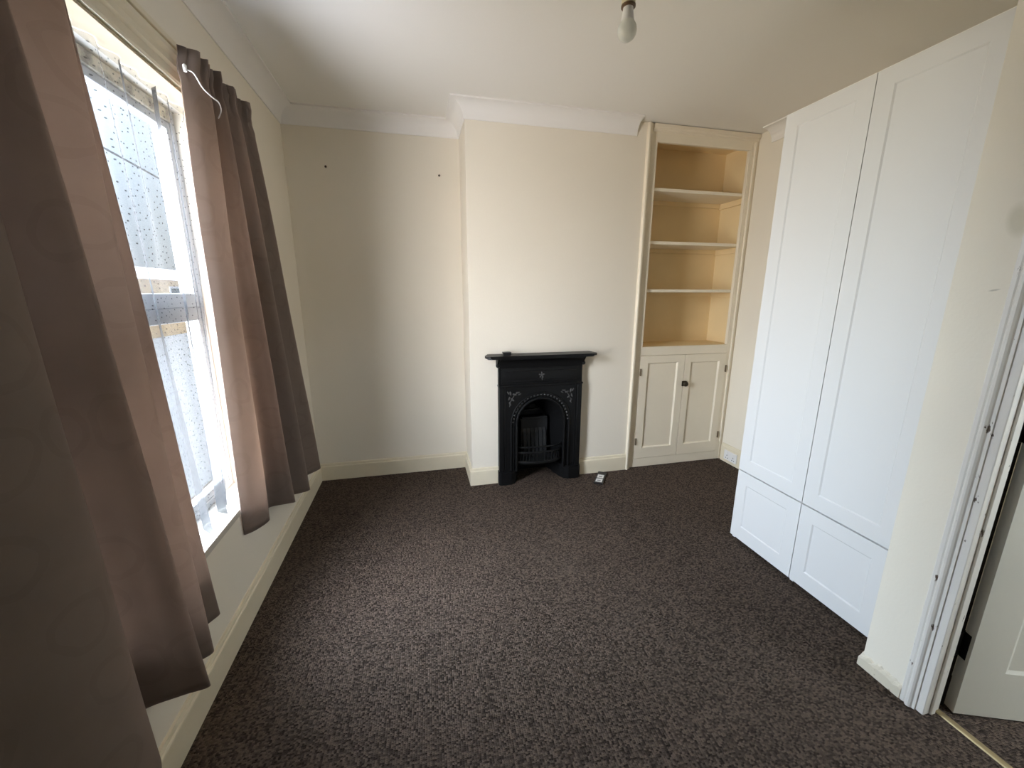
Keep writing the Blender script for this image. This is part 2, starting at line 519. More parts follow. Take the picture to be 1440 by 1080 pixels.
# ------------------------------------------------------------------ shell
def wall_panel(name, mat, f, U, V, holes, thick):
    """Wall of U=(u0,u1) x V=(v0,v1) with rectangular holes and reveals; f(u, v, depth)."""
    mb = MB()
    us = sorted({U[0], U[1], *[h[0] for h in holes], *[h[2] for h in holes]})
    vs = sorted({V[0], V[1], *[h[1] for h in holes], *[h[3] for h in holes]})
    for dep in (0.0, thick):
        for i in range(len(us) - 1):
            for j in range(len(vs) - 1):
                u, v = (us[i] + us[i + 1]) / 2, (vs[j] + vs[j + 1]) / 2
                if any(h[0] < u < h[2] and h[1] < v < h[3] for h in holes): continue
                mb.quad(f(us[i], vs[j], dep), f(us[i + 1], vs[j], dep), f(us[i + 1], vs[j + 1], dep), f(us[i], vs[j + 1], dep))
    def rim(u0, v0, u1, v1):
        c = [(u0, v0), (u1, v0), (u1, v1), (u0, v1)]
        for k in range(4):
            if k == 0 and v0 <= 0.0: continue      # the floor closes the bottom
            a, b = c[k], c[(k + 1) % 4]
            mb.quad(f(*a, 0), f(*b, 0), f(*b, thick), f(*a, thick))
    for h in holes: rim(*h)
    rim(U[0], V[0], U[1], V[1])
    return mb.build(name, mat)

fl = MB(); fl.box((XL - 0.02, YR - 0.02, -0.06), (XR + 0.9, YA + 0.02, 0.0))
struct(fl.build('floor', M_CARPET), 'brown grey loop pile carpet covering the whole floor', 'carpet')
ce = MB(); ce.box((XL - 0.3, YR - 0.15, ZC), (XR + 0.9, YA + 0.2, ZC + 0.12))
struct(ce.build('ceiling', M_CEIL), 'plain off-white painted ceiling', 'ceiling')

w = wall_panel('wall_left', M_WALL, lambda u, v, d: (XL - d, u, v), (YR - 0.15, YA + 0.15), (0, ZC),
               [(WY0 - 0.001, WZ0 - 0.031, WY1 + 0.001, WZ1 + 0.005)], 0.212)
struct(w, 'magnolia wall with the tall curtained window', 'wall')
w = MB(); w.box((XL - 0.26, YA, 0), (XR + 0.15, YA + 0.15, ZC))
struct(w.build('wall_back', M_WALL), 'magnolia alcove wall left of the chimney breast', 'wall')
# chimney breast with the fireplace recess
FX0, FX1, FZ = 0.655, 1.170, 0.745
mb = MB()
mb.quad((X1, YA, 0), (X1, YB, 0), (X1, YB, ZC), (X1, YA, ZC))
bx1 = 1.72
mb.quad((bx1, YA, 0), (bx1, YB, 0), (bx1, YB, ZC), (bx1, YA, ZC))
for (a, b, c, d) in ((X1, 0, FX0, ZC), (FX1, 0, bx1, ZC), (FX0, FZ, FX1, ZC)):
    mb.quad((a, YB, b), (c, YB, b), (c, YB, d), (a, YB, d))
yb2 = YB + 0.30
mb.quad((FX0, YB, 0), (FX0, yb2, 0), (FX0, yb2, FZ), (FX0, YB, FZ))
mb.quad((FX1, YB, 0), (FX1, yb2, 0), (FX1, yb2, FZ), (FX1, YB, FZ))
mb.quad((FX0, yb2, 0), (FX1, yb2, 0), (FX1, yb2, FZ), (FX0, yb2, FZ))
mb.quad((FX0, YB, FZ), (FX1, YB, FZ), (FX1, yb2, FZ), (FX0, yb2, FZ))
struct(mb.build('wall_chimney_breast', M_WALL), 'projecting magnolia chimney breast above and around the black fireplace', 'wall')
w = MB(); w.box((XR, YS - 0.12, 0), (XR + 0.15, YA + 0.0, ZC))
struct(w.build('wall_right', M_WALL), 'magnolia wall strip between alcove cupboard and white wardrobe', 'wall')
# door wall with its return, doorway beyond
DY1, DY0, DZ = 0.815, 0.015, 2.03
w = wall_panel('wall_door', M_DOORWALL, lambda u, v, d: (XS + d, u, v), (YR - 0.15, YS), (0, ZC),
               [(DY0, 0.0, DY1, DZ)], XT - XS)
struct(w, 'magnolia wall stub between white wardrobe and chipped door frame', 'wall')
w = MB(); w.box((XT, YS - 0.12, 0), (XR, YS, ZC))
struct(w.build('wall_return', M_WALL), 'magnolia wall closing the recess behind the wardrobe', 'wall')
w = MB(); w.box((XL - 0.26, YR - 0.15, 0), (XR + 0.9, YR, ZC))
struct(w.build('wall_rear', M_WALL), 'magnolia wall behind the viewer', 'wall')
w = MB(); w.box((XR + 0.75, YR, 0), (XR + 0.9, YS - 0.12, ZC)); w.box((XR + 0.15, YS - 0.12, 0), (XR + 0.9, YS, ZC))
struct(w.build('wall_landing', M_WALL), 'landing wall beyond the open door', 'wall')

# skirting
SK = [(0, 0), (0.018, 0), (0.018, 0.112), (0.0165, 0.118), (0.012, 0.122), (0.012, 0.128), (0.009, 0.138), (0.0, 0.140)]
main = [(XL, YR), (XL, YA), (X1, YA), (X1, YB), (0.580, YB)]
struct(sweep(main, SK, 'baseboard_left', M_SKIRT, [0]), 'cream skirting board along the window wall', 'skirting board')
struct(sweep(main, SK, 'baseboard_back', M_SKIRT, [1]), 'cream skirting board along the alcove wall', 'skirting board')
struct(sweep(main, SK, 'baseboard_breast_left', M_SKIRT, [2, 3]), 'short cream skirting round the chimney breast corner left of fireplace', 'skirting board')
struct(sweep([(1.247, YB), (1.700, YB)], SK, 'baseboard_breast_right', M_SKIRT), 'cream skirting board between fireplace and alcove cupboard', 'skirting board')
SKR = [(0, 0), (0.018, 0), (0.018, 0.135), (0.012, 0.146), (0.010, 0.158), (0.0, 0.162)]
struct(sweep([(XR, 2.925), (XR, YS)], SKR, 'baseboard_right', M_SKIRT), 'cream skirting board with the socket, beside the wardrobe', 'skirting board')
SKD = [(0, 0), (0.010, 0), (0.010, 0.040), (0.006, 0.052), (0.0, 0.058)]
struct(sweep([(XS + 0.10, YS), (XS, YS), (XS, 0.848)], SKD, 'baseboard_door', M_TORN, wob=0.014), 'low torn cream skirting at the foot of the wall stub', 'skirting board')

# coving
CV = [(0.0, ZC - 0.098), (0.006, ZC - 0.098)]
for k in range(0, 11):
    a = math.pi / 2 * k / 10
    CV.append((0.092 - 0.084 * math.cos(a), ZC - 0.094 + 0.084 * math.sin(a)))
CV += [(0.100, ZC - 0.010), (0.100, ZC), (0.0, ZC)]
cpath = [(XL, YR), (XL, YA), (X1, YA), (X1, YB), (1.615, YB)]
for i, (sg, lb) in enumerate((([0], 'white concave coving above the window wall'), ([1], 'white concave coving above the alcove wall'),
                              ([2, 3], 'white concave coving wrapping the chimney breast, cut short at cupboard'))):
    struct(sweep(cpath, CV, 'trim_%d' % (i + 1), M_COVE, sg, smooth=True), lb, 'coving')
struct(sweep([(XR, 2.815), (XR, YS)], CV, 'trim_4', M_COVE, smooth=True), 'short white coving between cupboard and wardrobe', 'coving')

# ------------------------------------------------------------------ window
win = thing('window_1', 'tall white sash window behind the net curtain', 'window', (XL - 0.13, (WY0 + WY1) / 2, WZ0))
win['kind'] = 'structure'
JW = 0.030
FD0, FD1 = XL - 0.21, XL - 0.135       # frame depth range
mb = MB()
mb.box((FD0, WY0, WZ0), (FD1, WY0 + JW, WZ1), 0.004)
mb.box((FD0, WY1 - JW, WZ0), (FD1, WY1, WZ1), 0.004)
mb.box((FD0, WY0 + JW, WZ0), (FD1, WY1 - JW, WZ0 + 0.03), 0.004)
mb.build('window_frame', M_FRAME, win)
mb = MB(); mb.box((FD0, WY0 + JW, 2.185), (FD1 + 0.004, WY1 - JW, WZ1), 0.004)
tag(mb.build('frame_head', M_MOULD, win), 'cream head timber spotted with mould')
def sash(z0, z1, x0, x1, rb, rt):
    mb = MB(); a, b = WY0 + JW, WY1 - JW; t = 0.030
    mb.box((x0, a, z0), (x1, a + t, z1), 0.004); mb.box((x0, b - t, z0), (x1, b, z1), 0.004)
    mb.box((x0, a + t, z1 - rt), (x1, b - t, z1), 0.004); mb.box((x0, a + t, z0), (x1, b - t, z0 + rb), 0.004)
    s = mb.build('sash', M_FRAME, win)
    g = MB(); xm = (x0 + x1) / 2
    g.box((xm - 0.002, a + t, z0 + rb), (xm + 0.002, b - t, z1 - rt))
    g.build('pane', M_GLASS, s)
sash(WZ0 + 0.03, 1.43, XL - 0.178, XL - 0.140, 0.035, 0.060)
sash(1.43, 2.185, XL - 0.178, XL - 0.140, 0.060, 0.032)
mb = MB(); mb.box((XL - 0.208, WY0, WZ0 - 0.03), (XL + 0.004, WY1, WZ0), 0.003)
tag(mb.build('window_sill', M_SILL, win), 'cream painted sill board')
mb = MB()
mb.box((XL - 0.092, WY0, WZ1 - 0.004), (XL + 0.006, WY1, WZ1 + 0.004), 0.001)
tag(mb.build('soffit_board', M_SOFF, win), 'cream board lining the top of the window')
mb = MB()
mb.prism([(0.0, 2.242), (0.014, 2.242), (0.018, 2.252), (0.018, 2.280), (0.026, 2.290), (0.026, 2.310), (0.034, 2.326), (0.034, 2.342), (0.0, 2.350)],
         WY0 - 0.07, WY1 + 0.02, lambda a, b, c: (XL + a, c, b))
mb.build('head_architrave', M_SKIRT, win)

# curtain rail with its draw cord
rail = thing('curtain_rail', 'slim cream curtain rail above the window with white cord', 'curtain rail', (XL + 0.05, 1.5, 2.36))
mb = MB(); mb.box((XL + 0.018, 0.42, 2.352), (XL + 0.034, 2.40, 2.374), 0.004); mb.build('track', M_SKIRT, rail)
for y in (0.6, 1.45, 2.28):
    mb = MB(); mb.box((XL, y - 0.012, 2.354), (XL + 0.020, y + 0.012, 2.372), 0.002)
    mb.build('bracket', M_SKIRT, rail)
c0 = [Vector((XL + 0.072, 1.862, 2.268)), Vector((XL + 0.092, 1.872, 2.262)), Vector((XL + 0.105, 1.895, 2.228)),
      Vector((XL + 0.118, 1.935, 2.214)), Vector((XL + 0.122, 1.975, 2.214)), Vector((XL + 0.118, 2.000, 2.195)), Vector((XL + 0.100, 2.012, 2.17))]
mb = MB(); mb.tube(catmull([tuple(v) for v in c0], 6), 0.0022, 6); mb.build('draw_cord', M_PLASTIC, rail, smooth=True)
mb = MB(); mb.lathe([(0.0, -0.012), (0.005, -0.012), (0.0065, -0.004), (0.0065, 0.008), (0.003, 0.012), (0, 0.012)], (XL + 0.072, 1.860, 2.272), 'z', 12)
mb.build('cord_toggle', M_PLASTIC, rail, smooth=True)

# curtains
RT = [(1.872, .050), (1.910, .085), (1.972, .102), (2.000, .068), (2.015, .056), (2.034, .092), (2.056, .108), (2.090, .072),
      (2.125, .064), (2.182, .110), (2.250, .066), (2.320, .112), (2.355, .058)]
RB = [(1.885, .010), (1.930, .042), (2.015, .066), (2.090, .035), (2.190, .010), (2.232, .085), (2.258, .118), (2.300, .070),
      (2.365, .035), (2.445, .147), (2.600, .032), (2.800, .130), (2.845, .030)]
o = cloth('curtain', M_CURTAIN, RT, RB, 2.350, lambda s: 0.405 - 0.10 * s, header=0.012, sway=0.008, thick=0.004, rows=70, ease=0.82)
tag(o, 'brown velvet curtain on the far side of the window, near the alcove', 'curtain', 'pair of brown window curtains')
LT = [(.50, .06), (.56, .10), (.66, .07), (.76, .115), (.86, .125), (.925, .115), (.952, .050), (.968, .035), (.985, .10), (1.005, .138), (1.05, .09),
      (1.12, .065), (1.25, .095), (1.28, .055), (1.295, .050), (1.31, .062), (1.32, .042)]
LB = [(.50, .04), (.58, .10), (.68, .07), (.80, .14), (.90, .165), (.985, .125), (1.06, .030), (1.12, .012), (1.15, .10), (1.168, .167), (1.21, .09),
      (1.25, .06), (1.30, .114), (1.36, .05), (1.42, .035), (1.48, .060), (1.50, .030)]
o = cloth('curtain', M_CURTAIN, LT, LB, 2.350, lambda s: 0.340 - 0.015 * s, header=0.010, sway=0.006, thick=0.004, rows=70)
tag(o, 'dark brown velvet curtain nearest the viewer, filling the left edge', 'curtain', 'pair of brown window curtains')

# net
NB = [(1.03, -.050), (1.09, -.020), (1.14, -.030), (1.19, -.082), (1.23, -.070), (1.28, -.026), (1.34, -.018), (1.375, -.050), (1.42, -.086), (1.46, -.070),
      (1.50, -.040), (1.58, -.028), (1.655, -.012), (1.678, -.030), (1.73, -.080), (1.775, -.086), (1.800, -.072), (1.836, -.034), (1.848, -.048),
      (1.870, -.086), (1.890, -.092), (1.908, -.066), (1.922, -.072), (1.945, -.096), (1.965, -.088)]
NT = []
r2 = random.Random(11)
for k in range(len(NB)):
    t = k / (len(NB) - 1)
    NT.append((1.03 + 1.10 * t + r2.uniform(-.010, .010), -0.078 + (0.026 if k % 2 else 0.0) + r2.uniform(-.005, .005)))
NB = [(y_ + 0.008, d_ + 0.008) for y_, d_ in NB]
o = cloth('net_curtain', M_NET, NT, NB, 2.226, lambda s: 0.537, rows=60, per=8, sway=0.005)
tag(o, 'white dotted net curtain hanging in front of the window glass', 'net curtain')

# ------------------------------------------------------------------ fireplace
fp = thing('fireplace', 'small black cast-iron fireplace with arched opening on the chimney breast', 'fireplace', (0.913, YB, 0))
FC, SPR, RO, RI = 0.912, 0.500, 0.238, 0.188
BX0, BX1, BD, BZ = 0.578, 1.248, 0.045, 0.955
def fpt(a, b, c): return (a, YB - c, b)          # (x, z, distance out of the wall)
def arch(r, zbase, n=32, cx=FC, spr=SPR, sx=1.0):
    pts = [(cx - r * sx, zbase)]
    for k in range(n + 1):
        a = math.pi - math.pi * k / n
        pts.append((cx + r * sx * math.cos(a), spr + r * math.sin(a)))
    pts.append((cx + r * sx, zbase))
    return pts
# surround plate with arched hole
mb = MB()
ins = arch(RI + 0.02, 0.0, 40)
outs = []
for (x, z) in ins:
    dx, dz = x - FC, z - SPR
    if z <= SPR:
        outs.append((BX0 if dx < 0 else BX1, z))
    else:
        tx = (BX1 - FC) / abs(dx) if abs(dx) > 1e-6 else 1e9
        tz = (BZ - SPR) / dz if dz > 1e-6 else 1e9
        t = min(tx, tz)
        outs.append((min(BX1, max(BX0, FC + dx * t)), SPR + dz * t))
for i in range(len(ins) - 1):
    a, b, c, d = ins[i], ins[i + 1], outs[i + 1], outs[i]
    mb.quad(fpt(*a, BD), fpt(*b, BD), fpt(*c, BD), fpt(*d, BD))
    mb.quad(fpt(*a, BD), fpt(*b, BD), fpt(*b, -0.03), fpt(*a, -0.03))
    # corner fill of the outer rectangle
    if c[0] != d[0] and c[1] != d[1]:
        cr = (BX0 if c[0] < FC else BX1, BZ)
        mb.bm.faces.new([mb.bm.verts.new(fpt(*q, BD)) for q in (d, cr, c)])
for x in (BX0, BX1):
    mb.quad(fpt(x, 0, 0), fpt(x, 0, BD), fpt(x, BZ, BD), fpt(x, BZ, 0))
mb.quad(fpt(BX0, BZ, 0), fpt(BX1, BZ, 0), fpt(BX1, BZ, BD), fpt(BX0, BZ, BD))
mb.build('surround', M_IRON, fp)
# raised side pilasters with edge beads
for sx, x0, x1 in ((-1, BX0, BX0 + 0.040), (1, BX1 - 0.040, BX1)):
    mb = MB(); mb.box((x0, YB - BD - 0.012, 0.10), (x1, YB - BD + 0.01, 0.800), 0.005, 3)
    xi = x1 + 0.008 if sx < 0 else x0 - 0.008
    mb.tube([(xi, YB - BD - 0.002, 0.10), (xi, YB - BD - 0.002, 0.79)], 0.005, 8)
    mb.build('pilaster', M_IRON, fp, smooth=True)
# frieze panel
mb = MB()
mb.box((BX0 - 0.004, YB - BD - 0.018, 0.796), (BX1 + 0.004, YB, 0.812), 0.005, 3)
mb.box((BX0 + 0.02, YB - BD - 0.006, 0.820), (BX1 - 0.02, YB - BD + 0.004, 0.938), 0.003, 2)
mb.box((BX0 + 0.05, YB - BD - 0.010, 0.838), (BX1 - 0.05, YB - BD - 0.002, 0.846), 0.003, 2)
mb.box((BX0 + 0.05, YB - BD - 0.010, 0.912), (BX1 - 0.05, YB - BD - 0.002, 0.920), 0.003, 2)
mb.build('frieze', M_IRON, fp, smooth=True)
mb = MB()
for k in range(5):
    a = 2 * math.pi * k / 5 + 0.3
    mb.blob((FC + 0.016 * math.cos(a), YB - BD - 0.010, 0.880 + 0.016 * math.sin(a)), (0.010, 0.005, 0.006), Matrix.Rotation(-a, 4, 'Y'))
mb.blob((FC, YB - BD - 0.012, 0.880), (0.007, 0.006, 0.007))
mb.blob((FC + 0.004, YB - BD - 0.009, 0.850), (0.004, 0.003, 0.014))
mb.build('rosette', M_IRONHI, fp, smooth=True)
# mantel shelf on its cavetto
mb = MB()
sh = [(0.500, 0.0), (0.468, 0.085), (0.474, 0.118), (0.500, 0.132), (1.306, 0.132), (1.332, 0.118), (1.340, 0.085), (1.318, 0.0)]
mb.prism(sh, 1.030, 1.046, lambda a, b, c: (a, YB - b, c))
sh2 = [(0.515, 0.0), (0.486, 0.08), (0.492, 0.108), (0.512, 0.120), (1.294, 0.120), (1.314, 0.108), (1.322, 0.08), (1.303, 0.0)]
mb.prism(sh2, 1.020, 1.030, lambda a, b, c: (a, YB - b, c))
mb.build('mantel_shelf', M_IRON, fp)
mb = MB()
cav = [(0.0, 0.945), (0.052, 0.945), (0.056, 0.955), (0.060, 0.975), (0.070, 0.995), (0.090, 1.010), (0.108, 1.014), (0.108, 1.022), (0.0, 1.022)]
mb.prism(cav, BX0 + 0.004, BX1 - 0.004, lambda a, b, c: (c, YB - a, b))
for x in (BX0, BX1):
    sx = -1 if x < FC else 1
    mb.prism([(0.0, 0.95), (0.045, 0.95), (0.058, 0.985), (0.085, 1.014), (0.085, 1.022), (0.0, 1.022)], x - 0.012, x + 0.012, lambda a, b, c: (c, YB - a, b))
    mb.blob((x + sx * 0.006, YB - 0.045, 0.962), (0.016, 0.022, 0.016))
mb.build('cornice_moulding', M_IRON, fp, smooth=True)
# arch mouldings
mb = MB()
for r, rad, out in ((RO, 0.009, 0.004), (RO - 0.022, 0.005, 0.001), (RI + 0.008, 0.011, 0.006)):
    mb.tube([fpt(x, z, BD + out) for x, z in arch(r, 0.105, 40)], rad, 8)
mb.build('arch_moulding', M_IRON, fp, smooth=True)
mb = MB()
for k in range(25):
    a = math.pi * (k + 0.5) / 25
    mb.blob(fpt(FC + (RO - 0.012) * math.cos(a), SPR + (RO - 0.012) * math.sin(a), BD + 0.004), (0.0075, 0.006, 0.0075), None, 8)
mb.build('beading', M_IRONHI, fp, smooth=True)
# flower sprays in the spandrels
for s in (-1, 1):
    mb = MB()
    cx, cz = FC + s * 0.232, 0.715
    mb.tube([fpt(cx + s * 0.02, 0.640, BD + .002), fpt(cx + s * 0.012, 0.680, BD + .004), fpt(cx - s * 0.02, 0.735, BD + .004), fpt(cx - s * 0.06, 0.752, BD + .002)], 0.003, 6)
    for (dx, dz, L, ang) in ((0.016, -0.05, .022, 70), (-0.004, -0.02, .022, 40), (0.022, -0.01, .020, 110), (-0.02, 0.02, .022, 20), (0.012, 0.03, .022, 80),
                             (-0.045, 0.034, .020, 0), (-0.06, 0.02, .016, -30), (0.03, 0.035, .018, 60)):
        mb.blob(fpt(cx + s * dx, cz + dz, BD + .003), (L * .8, 0.004, L * .32), Matrix.Rotation(-math.radians(ang if s > 0 else 180 - ang), 4, 'Y'), 10)
    mb.build('flower_spray', M_IRONHI, fp, smooth=True)
# splayed fire opening and fire back
mb = MB()
fa = arch(RI + 0.02, 0.0, 32); bk = [(FC + (x - FC) * 0.62, 0.0 if z == 0 else z * 0.80) for x, z in fa]
for i in range(len(fa) - 1):
    mb.quad(fpt(*fa[i], 0.02), fpt(*fa[i + 1], 0.02), fpt(*bk[i + 1], -0.20), fpt(*bk[i], -0.20))
mb.bm.faces.new([mb.bm.verts.new(fpt(x, z, -0.20)) for x, z in bk])
mb.build('fire_cheeks', M_IRON, fp, smooth=True)
mb = MB()
for k in range(6):
    x = FC - 0.085 + 0.034 * k
    mb.prism([(-0.085, 0.16), (-0.115, 0.36), (-0.165, 0.47), (-0.20, 0.47), (-0.20, 0.16)], x - 0.013, x + 0.013, lambda a, b, c: (c, YB - a, b))
mb.box((FC - 0.115, YB + 0.13, 0.14), (FC + 0.115, YB + 0.199, 0.475), 0.003)
mb.box((FC - 0.110, YB + 0.12, 0.475), (FC + 0.110, YB + 0.199, 0.492), 0.004)
mb.box((FC - 0.070, YB + 0.165, 0.535), (FC + 0.060, YB + 0.199, 0.548), 0.003)
mb.blob((FC - 0.01, YB + 0.18, 0.585), (0.035, 0.015, 0.025))
mb.build('fire_back', M_SOOT, fp)
# bowed grate
def bow(r, z, out, y0=0.0):
    return [(FC + r * math.sin(t), YB - out * math.cos(t) ** 1.0 + y0, z) for t in [(-1 + 2 * k / 20) * math.pi / 2 for k in range(21)]]
mb = MB()
for z, rad, out in ((0.292, 0.0075, 0.050), (0.250, 0.009, 0.058), (0.172, 0.010, 0.066)):
    mb.tube([Vector(p) for p in bow(0.186, z, out)], rad, 8)
mb.build('grate_bar', M_IRON, fp, smooth=True)
mb = MB()
for k in range(17):
    t = (-1 + 2 * (k + .5) / 17) * math.pi / 2 * 0.92
    for zz0, zz1 in ((0.176, 0.245),):
        mb.tube([(FC + 0.186 * math.sin(t), YB - 0.060 * math.cos(t), zz0), (FC + 0.186 * math.sin(t + .07), YB - 0.056 * math.cos(t), zz1)], 0.0045, 6)
mb.build('grate_fret', M_IRON, fp, smooth=True)
mb = MB()
bp = [(p[0] - 0.0, p[1]) for p in bow(0.182, 0, 0.056)]
mb.prism([(x, YB - y) for x, y in bp] + [(FC + 0.11, -0.19), (FC - 0.11, -0.19)], 0.150, 0.162, lambda a, b, c: (a, YB - b, c))
mb.build('fire_basket', M_SOOT, fp)
# feet
for s in (-1, 1):
    mb = MB()
    xo = BX0 if s < 0 else BX1
    xi = FC + s * 0.195
    a, b = min(xo, xi), max(xo, xi)
    poly = [(a, -0.02 if s > 0 else 0.0)]
    if s < 0:
        poly = [(a - .006, 0.0), (a - .006, 0.058), (a + .012, 0.070), (b - 0.045, 0.070), (b - 0.010, 0.050), (b + 0.012, 0.010), (b + 0.045, -0.10), (b, -0.10)]
    else:
        poly = [(b + .006, 0.0), (b + .006, 0.058), (b - .012, 0.070), (a + 0.045, 0.070), (a + 0.010, 0.050), (a - 0.012, 0.010), (a - 0.045, -0.10), (a, -0.10)]
    mb.prism(poly, 0.0, 0.100, lambda p, q, c: (p, YB - q, c))
    poly2 = [(FC + (p - FC) * 1.0, q - 0.006) for p, q in poly]
    mb.prism(poly2, 0.100, 0.112, lambda p, q, c: (p, YB - q, c))
    mb.build('foot_block', M_IRON, fp)

# things by the fireplace
bx = thing('small_box', 'small black box on the left of the mantel shelf', 'box', (0.635, YB - 0.06, 1.046))
mb = MB(); mb.box((0.606, YB - 0.085, 1.046), (0.664, YB - 0.045, 1.066), 0.003); mb.build('body', M_BOXBLK, bx)
mb = MB(); mb.box((0.604, YB - 0.087, 1.061), (0.666, YB - 0.043, 1.068), 0.002); mb.build('lid', M_BOXBLK, bx)

rm = thing('packet', 'flat black packet with two pale patches lying on carpet by skirting', 'packet', (1.415, 2.815, 0))
A0, A1, A2 = Vector((1.313, 2.738, 0)), Vector((1.378, 2.708, 0)), Vector((1.505, 2.878, 0))
ux = Vector((0.840, -0.543, 0)); uy = Vector((0.570, 0.822, 0)); A0 = Vector((1.316, 2.730, 0))
Wd, Ld = 0.072, 0.222
def rp_(u, v, h): q = A0 + ux * u + uy * v; return (q.x, q.y, h)
def rbox(mb, u0, v0, u1, v1, h0, h1):
    mb.prism([(u0, v0), (u1, v0), (u1, v1), (u0, v1)], h0, h1, rp_)
mb = MB(); rbox(mb, 0, 0, Wd, Ld, 0.001, 0.014)
bmesh.ops.bevel(mb.bm, geom=mb.bm.edges[:], offset=0.003, segments=2, affect='EDGES'); mb.build('case', M_BOXBLK, rm)
for i, (v0, v1) in enumerate(((0.020, 0.078), (0.094, 0.156))):
    mb = MB(); rbox(mb, 0.010, v0, Wd - 0.012, v1, 0.0138, 0.0148); p = mb.build('pale_patch', M_PATCH, rm)
    mb = MB(); rbox(mb, 0.022, v0 + 0.016, Wd - 0.024, v0 + 0.034, 0.0147, 0.0152); mb.build('grey_mark', M_PATCHINK, p)

for (x, z, lb) in ((-0.567, 2.353, 'small dark screw left in the alcove wall, left of two'), (0.215, 2.343, 'small dark screw in alcove wall nearest the chimney breast')):
    mb = MB(); mb.lathe([(0.0, -0.016), (0.007, -0.016), (0.008, -0.013), (0.0045, -0.011), (0.0045, 0.0), (0, 0.0)], (x, YA, z), 'y', 10)
    tag(mb.build('screw', M_NAIL, None, smooth=True), lb, 'screw', 'screws in the alcove wall')

# ------------------------------------------------------------------ alcove cupboard
cb = thing('alcove_cupboard', 'tall built-in cream alcove cupboard with open shelves above two doors', 'cupboard', (2.2, YC, 0))
mb = MB()
OX0, OX1, OZ0, OZ1 = 1.796, 2.603, 1.060, 2.582
DX0, DX1, DXM, DZ0, DZ1 = 1.782, 2.617, 2.203, 0.080, 0.988
CX0, CX1 = 1.735, 2.655
for lo, hi in (((CX0, 0), (OX0, OZ1)),):
    pass
def fb(x0, z0, x1, z1, t=0.028, y=YC):
    mb.box((x0, y, z0), (x1, y + t, z1), 0.002, 1)
fb(CX0, 0, DX0, ZC - 0.012); fb(DX1, 0, CX1, ZC - 0.012)
fb(DX0, 0, DX1, DZ0); fb(DX0, DZ1, DX1, OZ0); fb(DX0, OZ1, DX1, ZC - 0.012)
fb(DX0, OZ0, OX0, OZ1); fb(OX1, OZ0, DX1, OZ1)
mb.build('face_frame', M_CUP, cb)
# moulded architrave: left side, top and a slim right bead
mb = MB()
mb.prism([(1.697, 0.0), (1.697, 0.030), (1.702, 0.036), (1.712, 0.036), (1.718, 0.026), (1.726, 0.026), (1.732, 0.018), (1.742, 0.018), (1.746, 0.010), (1.752, 0.0)], 0.0, ZC - 0.006,
         lambda a, b, c: (a, YC - b, c))
mb.build('architrave', M_CUP, cb)
mb = MB()
mb.prism([(ZC - 0.006, 0.0), (ZC - 0.006, 0.024), (ZC - 0.030, 0.024), (ZC - 0.036, 0.014), (ZC - 0.046, 0.014), (ZC - 0.052, 0.0)], 1.752, 2.668,
         lambda a, b, c: (c, YC - b, a))
mb.build('top_moulding', M_CUP, cb)
mb = MB(); mb.box((2.640, YC - 0.014, 0.17), (2.658, YC + 0.002, ZC - 0.06), 0.005, 3)
mb.box((2.655, YC - 0.004, 0.0), (XR, YC + 0.02, ZC - 0.01), 0.001, 1)
mb.build('scribe_bead', M_CUP, cb)
# inside lining
mb = MB()
mb.box((1.722, YC + 0.028, 0.0), (1.736, YA - 0.004, ZC - 0.02))
mb.box((XR - 0.010, YC + 0.028, 0.0), (XR - 0.001, YA - 0.004, ZC - 0.02))
mb.box((1.736, YA - 0.014, 0.0), (XR - 0.010, YA - 0.004, ZC - 0.02))
mb.box((1.736, YC + 0.028, ZC - 0.045), (XR - 0.010, YA - 0.014, ZC - 0.02))
mb.build('lining', M_CUPIN, cb)
for z, nm in ((1.060, 'counter_board'), (1.523, 'shelf'), (1.893, 'shelf'), (2.278, 'shelf')):
    mb = MB(); t = 0.024
    y0 = YC + 0.030
    mb.box((1.737, y0, z - t), (XR - 0.011, YA - 0.015, z - 0.0005 if nm != 'shelf' else z), 0.002, 1)
    mb.build(nm, M_CUPIN if nm == 'counter_board' else M_CUP, cb)
    if nm == 'shelf':
        mb = MB(); mb.box((XR - 0.028, y0 + 0.02, z - t - 0.045), (XR - 0.011, YA - 0.016, z - t), 0.002, 1)
        mb.box((1.737, YA - 0.032, z - t - 0.035), (XR - 0.03, YA - 0.015, z - t), 0.002, 1)
        mb.build('shelf_cleat', M_CUPIN, cb)
def cup_door(x0, x1, p, hx, knob):
    g = 0.002
    mb = MB()
    y = YC - 0.004
    mb.slab(x1 - x0 - 2 * g, DZ1 - DZ0 - 2 * g, 0.024, [(p[0] - x0 - g, p[1] - DZ0 - g, p[2] - x0 - g, p[3] - DZ0 - g)],
            lambda u, v, d: (x0 + g + u, y + d, DZ0 + g + v), recess=0.012, slope=0.010)
    d = mb.build('door', M_CUP, cb)
    for hz in (0.240, 0.850):
        mb = MB(); mb.box((hx - 0.006, y - 0.005, hz - 0.030), (hx + 0.006, y + 0.002, hz + 0.030), 0.002, 1)
        mb.tube([(hx, y - 0.006, hz - 0.03), (hx, y - 0.006, hz + 0.03)], 0.004, 8)
        tag(mb.build('hinge', M_RUST, d), 'tarnished brown hinge')
    if knob:
        mb = MB(); mb.box((2.190, y - 0.012, 0.712), (2.232, y, 0.758), 0.003, 2)
        mb.lathe([(0.0, -0.040), (0.014, -0.040), (0.021, -0.034), (0.023, -0.027), (0.019, -0.019), (0.010, -0.014), (0.010, 0.0), (0, 0)], (2.213, y, 0.735), 'y', 20)
        tag(mb.build('latch_knob', M_KNOB, d, smooth=True), 'dark bronze latch knob')
cup_door(DX0, DXM, (1.853, 0.176, 2.139, 0.926), 1.789, False)
